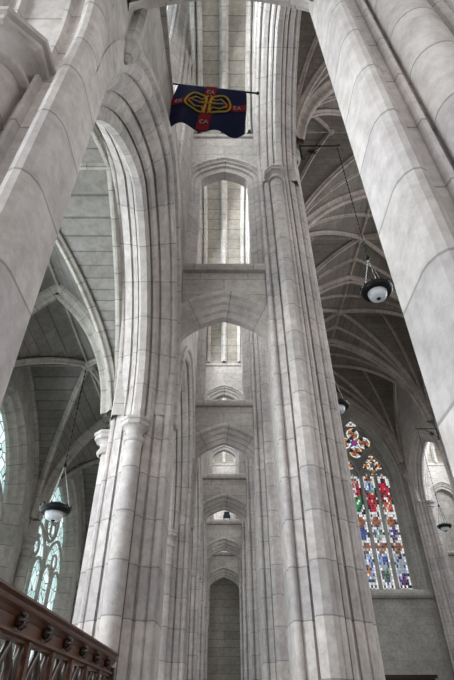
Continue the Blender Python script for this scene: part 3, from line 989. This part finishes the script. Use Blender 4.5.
def foil(xc, zc, R, cols, nm):
    cells = []
    for q in range(4):
        an = q * pi / 2
        cx, cz = xc + R * .70 * cos(an), zc + R * .70 * sin(an)
        for rr0, rr1, cc in ((0, .18, cols[0]), (.19, .36, cols[1]), (.38, .46, cols[2])):
            for s in range(8):
                a0, a1 = s * pi / 4 + .05, (s + 1) * pi / 4 - .05
                col = cc[(s + q) % len(cc)]
                cells.append(([(cx + R * rr0 * cos(a0), cz + R * rr0 * sin(a0)), (cx + R * rr1 * cos(a0), cz + R * rr1 * sin(a0)),
                               (cx + R * rr1 * cos(a1), cz + R * rr1 * sin(a1)), (cx + R * rr0 * cos(a1) + 1e-5, cz + R * rr0 * sin(a1))], col))
    return cells
cells = foil(WXC, 1.958 * k_, .125, [[BR, DK, OR], [BR, GY, DK, OR], [W_, W_, DK, YE]], '')
R = .052
for s in range(12):
    a0, a1 = s * pi / 6 + .04, (s + 1) * pi / 6 - .04
    for r0, r1, cc in ((0, .013, RD), (.014, .030, (BL, PU)[s % 2]), (.031, .037, (W_, BL)[s % 2])):
        cells.append(([(WXC + r0 * cos(a0), 1.958 * k_ + r0 * sin(a0)), (WXC + r1 * cos(a0), 1.958 * k_ + r1 * sin(a0)), (WXC + r1 * cos(a1), 1.958 * k_ + r1 * sin(a1)), (WXC + r0 * cos(a1) + 1e-5, 1.958 * k_ + r0 * sin(a1))], cc))
glass_obj(cells, 'rose_glass', WIN)
for sx in (-1, 1):
    glass_obj(foil(WXC + sx * LW, 1.745 * k_, .078, [[OR, BR], [BR, DK, YE], [W_, DK, W_]], ''), 'quatrefoil_glass', WIN)
glass_obj(foil(WXC, 2.145 * k_, .045, [[OR, W_], [W_, W_, PK], [W_]], ''), 'top_quatrefoil_glass', WIN)
def trac(pts2, w=.010):
    m = MB(); m.tube([V(u, GD - .004, z) for u, z in pts2], w * S, 6); m.build('tracery_bar', M_WALL_D, WIN)
trac([(WXC + .155 * cos(q * pi / 16), 1.958 * k_ + .155 * sin(q * pi / 16)) for q in range(33)], .009)
for sx in (-1, 1):
    h = half_pointed(LW, .26, 8); x0 = WXC + (0 if sx > 0 else -2 * LW)
    c = [(x0 + x, 1.62 + z) for x, z in h]; c += [(2 * x0 + 2 * LW - x, z) for x, z in reversed(c[:-1])]
    trac(c, .011)
for li in range(4):
    h = half_pointed(LW / 2, .07, 5); x0 = WXC + (li - 2) * LW
    c = [(x0 + x, 1.655 + z) for x, z in h]; c += [(2 * x0 + LW - x, z) for x, z in reversed(c[:-1])]
    trac(c, .007)

# small dark things on the end wall
m = MB(); m.hbox(1.062, 1.078, EW - .02, EW, .545, .640)
o = m.build('wall_speaker', M_IRON); tag(o, 'small narrow black speaker box on the wall below the stained glass window', 'speaker')
mb = MB(); mb.hbox(1.02, 1.40, EW - .06, EW, FLOOR, .222); mb.hbox(1.005, 1.415, EW - .075, EW, .222, .240)
o = mb.build('oak_door_case', M_WOOD); tag(o, 'dark oak door case at the foot of the wall below the stained glass', 'door case')

# ------------------------------------------------------------------ floor
mb = MB(); pts = [V(-.8, -1.6, FLOOR), V(2.1, -1.6, FLOOR), V(2.1, 4.5, FLOOR), V(-.8, 4.5, FLOOR)]
mb.face(pts); struct(mb.build('floor', M_FLOOR), 'stone paved church floor', 'floor')

# corbelled shaft on the back of the near left pier
m = MB()
shaft(m, -.126, .262, .70, 1.3, .013, 8)
c = V(-.126, .262, .70)
m.lathe([(.02, -.30), (.05, -.22), (.085, -.12), (.10, -.04), (.13, 0), (.13, .05), (.10, .08)], c, seg=8, smooth=False)
o = m.build('corbelled_shaft', M_RIB_L); tag(o, 'short dark moulded shaft ending in a corbel beside the nearest left pier, top left', 'shaft')

# ------------------------------------------------------------------ oak screen between the first two left piers
SX = -.153
def screen():
    x = SX * S; d0, d1 = .30 * S, .785 * S
    d0 = .262 * S
    top = .0745 * S + EYE
    t = thing('choir_screen', 'carved dark oak screen with a moulded rail and pierced tracery, bottom left', 'screen', (x, (d0 + d1) / 2, 0))
    pr = [(-.10, -.13), (-.10, -.02), (-.13, .0), (-.05, .04), (.04, .04), (.10, .015), (.115, -.01), (.075, -.03), (.07, -.055), (.09, -.075), (.055, -.10), (.03, -.13)]
    m = MB(); P = [[Vector((x + a * .62, d, top - .025 + b * .72)) for a, b in pr] for d in (d0, d1 + .03)]
    m.grid(P, smooth=False); m.face([P[1][i] for i in range(len(pr))])
    m.build('top_rail', M_WOODR, t)
    m = MB(); m.box(x - .03, x + .015, d0, d1, top - .20, top - .085); m.build('frieze', M_WOODR, t)
    pr2 = [(-.05, 0), (-.05, .05), (.045, .05), (.05, .03), (.025, .015), (.02, 0)]
    m = MB(); P = [[Vector((x + a * .8, d, top - .232 + b * .8)) for a, b in pr2 + [pr2[0]]] for d in (d0, d1)]
    m.grid(P); m.face(P[1][:-1]); m.build('lower_rail', M_WOODR, t)
    # posts every .066 module
    ps = [.433 + .066 * i for i in range(-2, 5)]
    for p in ps:
        m = MB(); q = p * S
        m.box(x - .04, x + .04, q - .028, q + .028, .1, top - .22); m.build('post', M_WOODR, t)
        kb = MB()   # carved knop on the frieze
        kq = q + .27
        c = Vector((x + .035, kq, top - .14))
        kb.sphere(c, .030, 10, 6, 1.25)
        for a in range(6):
            an = a * pi / 3
            kb.tube([c + Vector((.02, 0, 0)), c + Vector((.03, .025 * cos(an), .032 * sin(an))), c + Vector((.005, .044 * cos(an), .052 * sin(an)))], [.012, .015, .006], 6)
        kb.build('carved_leaf_boss', M_WOOD, t)
    m = MB(); m.box(x - .05, x + .05, d1 - .08, d1, 0.0, top - .15); m.build('end_post', M_WOOD, t)
    # tracery between posts
    allp = ps + [d1 / S - .006]
    for a, b in zip(allp, allp[1:]):
        w = (b - a) * S; c0 = a * S; zt = top - .232
        m = MB()
        def tb(pts2, r=.020):
            m.tube([Vector((x, c0 + u * w, zt - v)) for u, v in pts2], r, 6)
        tb([(0.05, .42), (.12, .26), (.28, .14), (.5, .02)]); tb([(.95, .42), (.88, .26), (.72, .14), (.5, .02)])
        tb([(.5, .02), (.36, .12), (.38, .24), (.5, .34), (.62, .24), (.64, .12), (.5, .02)], .024)
        tb([(.05, .02), (.16, .10), (.12, .20), (.04, .28)], .022); tb([(.95, .02), (.84, .10), (.88, .20), (.96, .28)], .022)
        tb([(.5, .34), (.40, .48), (.20, .56), (.05, .74)], .024); tb([(.5, .34), (.60, .48), (.80, .56), (.95, .74)], .024)
        m.build('tracery_panel', M_WOOD, t)
    m = MB(); m.box(x - .03, x + .03, d0, d1, 0.0, .95); m.build('lower_panel', M_WOOD, t)
screen()

# ------------------------------------------------------------------ hanging lamps
def lamp(x, d, h, top_h, label, chain_label=None, rod=.35):
    """h = rim height, everything in modules; chain to top_h"""
    c = V(x, d, h)
    t = thing('hanging_lamp', label, 'lamp', c)
    R_ = .342
    m = MB()
    pr = [(R_ * .55, -.05), (R_ * .80, -.075), (R_ * .97, -.02), (R_, .03), (R_ * .97, .06), (R_ * .80, .075), (R_ * .72, .10), (R_ * .40, .15), (R_ * .12, .17)]
    m.lathe(pr, c, seg=28, caps=True); m.build('iron_rim', M_IRON, t)
    m = MB()
    m.lathe([(.05, -.215), (.12, -.21), (.165, -.185), (.19, -.13), (.205, -.05), (.205, -.03)], c, seg=24); m.build('frosted_bowl', M_GLASSBOWL, t)
    m = MB(); m.lathe([(.012, -.25), (.035, -.235), (.05, -.212)], c, seg=10); m.build('finial', M_IRON, t)
    for q in range(12):
        a = q * pi / 6
        m = MB(); m.sphere(c + Vector((R_ * .99 * cos(a), R_ * .99 * sin(a), .07)), .02, 6, 4, 1.4); m.build('rim_cresting', M_IRON, t)
    hub = c + Vector((0, 0, 1.05))
    for q in range(3):
        a = q * 2 * pi / 3 + .3
        m = MB(); m.tube([c + Vector((R_ * .86 * cos(a), R_ * .86 * sin(a), .06)), hub], .010, 6); m.build('suspension_rod', M_CHROME, t)
    m = MB(); m.sphere(hub, .055, 10, 6); m.build('hub', M_IRON, t)
    m = MB()
    ztop = V(0, 0, top_h).z; L = ztop - hub.z
    m.tube([hub, Vector((c.x, c.y, ztop))], .008, 6)
    n = int(L / .16)
    for i in range(n):
        z = hub.z + (i + .5) * L / n
        m.sphere(Vector((c.x, c.y, z)), .022, 6, 4, 2.0)
    m.build('chain', M_IRON, t)
    return t
lamp(-.466, 1.33, .455, .93, 'hanging lamp with black rim and frosted bowl in the left aisle, above the oak screen')
lamp(.411, .93, .905, 1.632, 'largest hanging lamp in the nave, seen from below against the ribbed vault')
lamp(.438, 1.60, .945, 1.632, 'hanging lamp half hidden behind the tall column, just above the stained glass')
lamp(1.385, 3.09, .955, 1.632, 'lowest hanging lamp at the right edge, in front of the far pointed opening')

def bracket(x0, x1, d, h, label):
    t = thing('iron_bracket', label, 'bracket', V(x0, d, h))
    s = 1 if x1 > x0 else -1
    a = V(x0, d, h); b = V(x1, d, h)
    m = MB(); m.tube([a, b, b + Vector((s * .04, 0, .05)), b + Vector((s * .10, 0, .02))], .022, 8); m.build('arm', M_IRON, t)
    m = MB()
    low = a + Vector((0, 0, -.62)); mid = a.lerp(b, .6)
    m.tube([low + Vector((s * .10, 0, -.02)), low + Vector((s * .06, 0, -.09)), low + Vector((0, 0, -.04)), low, low.lerp(mid, .5), mid], .018, 8); m.build('brace', M_IRON, t)
    c = low.lerp(mid, .5)
    for q in range(8):
        an = q * pi / 4
        m = MB(); p = c + Vector((.17 * cos(an), 0, .17 * sin(an)))
        m.tube([c, c.lerp(p, .5) + Vector((.03 * sin(an), 0, -.03 * cos(an))), p], [.026, .018, .008], 6); m.build('scroll', M_IRON, t)
    m = MB(); m.box(a.x - .02, a.x + .02, a.y - .03, a.y + .03, a.z - .68, a.z + .05); m.build('wall_plate', M_IRON, t)
bracket(.275, .411, .93, 1.64, 'black iron bracket with a star scroll on the tall column, top right')
bracket(.275, .438, 1.60, 1.64, 'black iron bracket hidden behind the tall column')
bracket(1.52, 1.385, 3.09, 1.64, 'black iron bracket across the nave holding the lowest lamp chain')

# floodlight on the fourth bridge
fx, fd = .018, DF[4] + .03
t = thing('floodlight', 'small dark floodlight standing on the fourth stone bridge', 'floodlight', V(fx, fd, 1.008))
c = V(fx, fd, 1.01)
m = MB(); m.tube([c + Vector((-.16, 0, .02)), c + Vector((-.16, 0, .3)), c + Vector((-.16, .02, .30))], .025, 6); m.tube([c + Vector((.16, 0, .02)), c + Vector((.16, 0, .3))], .025, 6); m.box(c.x - .2, c.x + .2, c.y - .08, c.y + .08, c.z - .016, c.z + .03)
m.build('yoke', M_IRON, t)
m = MB(); m.box(c.x - .14, c.x + .14, c.y - .12, c.y + .10, c.z + .16, c.z + .44); m.build('lamp_housing', mat('dark_blue_grey_metal', .4, (.03, .045, .07), .3), t)

# ------------------------------------------------------------------ banner
def banner():
    PX0, PX1 = -.122, .073
    d = .50
    h0, h1 = 1.152, 1.104
    a = V(PX0, d, h0); b = V(PX1, d, h1)
    t = thing('banner', 'dark navy banner with a red cross and gold knot emblem hanging from a black pole', 'banner', a)
    m = MB(); m.tube([a, b], .016, 10); m.build('pole', M_IRON, t)
    m = MB(); m.sphere(b + Vector((.02, 0, 0)), .032, 10, 6); m.build('finial', M_IRON, t)
    ax = (b - a).normalized()
    W = 1.27; Hh = 1.50
    s0 = .15
    def P(u, v, off=0.0):
        """u 0..1 left to right, v 0..1 top to bottom"""
        wx = s0 + W * u
        p = a + ax * wx
        # gathers grow downward; lower hem slightly wavy
        sway = .050 * sin(u * 15.0 + 1.0) * v + .035 * sin(u * 7 + 2.2) * v
        drop = Hh * v * (1 + .012 * sin(u * 14 + .6) * v + .018 * sin(u * 5 - 1.5) * v)
        lean = -.17 * v * (1 - u) - .06 * v
        return Vector((p.x + lean + .02 * sin(v * 5) * (u - .5), p.y + sway + off - .02, p.z - .015 - drop + .02 * v * (u)))
    n, mm = 48, 40
    mb = MB(); mb.grid([[P(j / n, i / mm) for j in range(n + 1)] for i in range(mm + 1)], smooth=True)
    cl = mb.build('cloth', M_NAVY, t)
    sol = cl.modifiers.new('thickness', 'SOLIDIFY'); sol.thickness = .006; sol.offset = 1
    def patch(polys, nm, m_, off):
        q = MB()
        for (u0, v0, u1, v1) in polys:
            nn, kk = max(2, int((u1 - u0) * 48)), max(2, int((v1 - v0) * 40))
            q.grid([[P(u0 + (u1 - u0) * j / nn, v0 + (v1 - v0) * i / kk, off) for j in range(nn + 1)] for i in range(kk + 1)], smooth=True)
        return q.build(nm, m_, cl)
    patch([(.42, .002, .575, .30), (.42, .62, .575, .99), (.01, .36, .30, .50), (.70, .36, .99, .50), (.42, .30, .575, .62)], 'red_cross', M_RED, -.012)
    # gold interlaced knot: two mirrored loops round the centre
    def stroke(pts2, r, nm, m_, off=-.022):
        q = MB(); q.tube([P(u, v, off) for u, v in pts2], r, 6); return q.build(nm, m_, cl)
    cu, cv = .497, .435
    for sg in (-1, 1):
        loop = []
        for i in range(33):
            an = 2 * pi * i / 32
            rx = .135 * (1 + .12 * cos(3 * an)); ry = .235 * (1 + .18 * cos(2 * an + .5))
            loop.append((cu + sg * (.145 + rx * cos(an)), cv + ry * sin(an)))
        stroke(loop, .016, 'gold_knot', M_GOLD)
        stroke([(cu + sg * .02, cv - .19), (cu + sg * .08, cv - .08), (cu + sg * .17, cv - .11), (cu + sg * .25, cv - .01)], .013, 'gold_knot', M_GOLD)
        stroke([(cu + sg * .02, cv + .20), (cu + sg * .07, cv + .08), (cu + sg * .16, cv + .12), (cu + sg * .25, cv + .02)], .013, 'gold_knot', M_GOLD)
        stroke([(cu + sg * .10, cv), (cu + sg * .20, cv - .02)], .012, 'white_detail', M_WHITE)
        stroke([(cu + sg * .04, cv - .15), (cu + sg * .03, cv), (cu + sg * .04, cv + .17)], .017, 'gold_knot', M_GOLD)
    stroke([(cu - .11, cv), (cu + .11, cv)], .018, 'gold_knot', M_GOLD)
    # letters CA on the arms of the cross
    def letters(uc, vc, s=.045):
        k2 = .85
        C = [(-.95, -.2), (-1.15, -.5)]
        C = [(uc - s * (.65 + .48 * cos(x)), vc + s * k2 * .8 * sin(x)) for x in [(-.9 + 2 * pi * 0 + i * (2 * pi - 2 * .9 + .0) / 10 + 0.0) for i in range(11)]]
        C = [(uc - s * .6 - s * .5 * cos(x), vc + s * .8 * sin(x)) for x in [-2.2 + i * 4.4 / 10 for i in range(11)]]
        stroke(C, .010, 'letter', M_WHITE)
        stroke([(uc + s * .05, vc + s * .8), (uc + s * .55, vc - s * .8), (uc + s * 1.05, vc + s * .8)], .010, 'letter', M_WHITE)
        stroke([(uc + s * .3, vc + s * .2), (uc + s * .8, vc + s * .2)], .009, 'letter', M_WHITE)
    letters(.50, .15); letters(.11, .43, .04); letters(.88, .43, .04); letters(.50, .82)
banner()
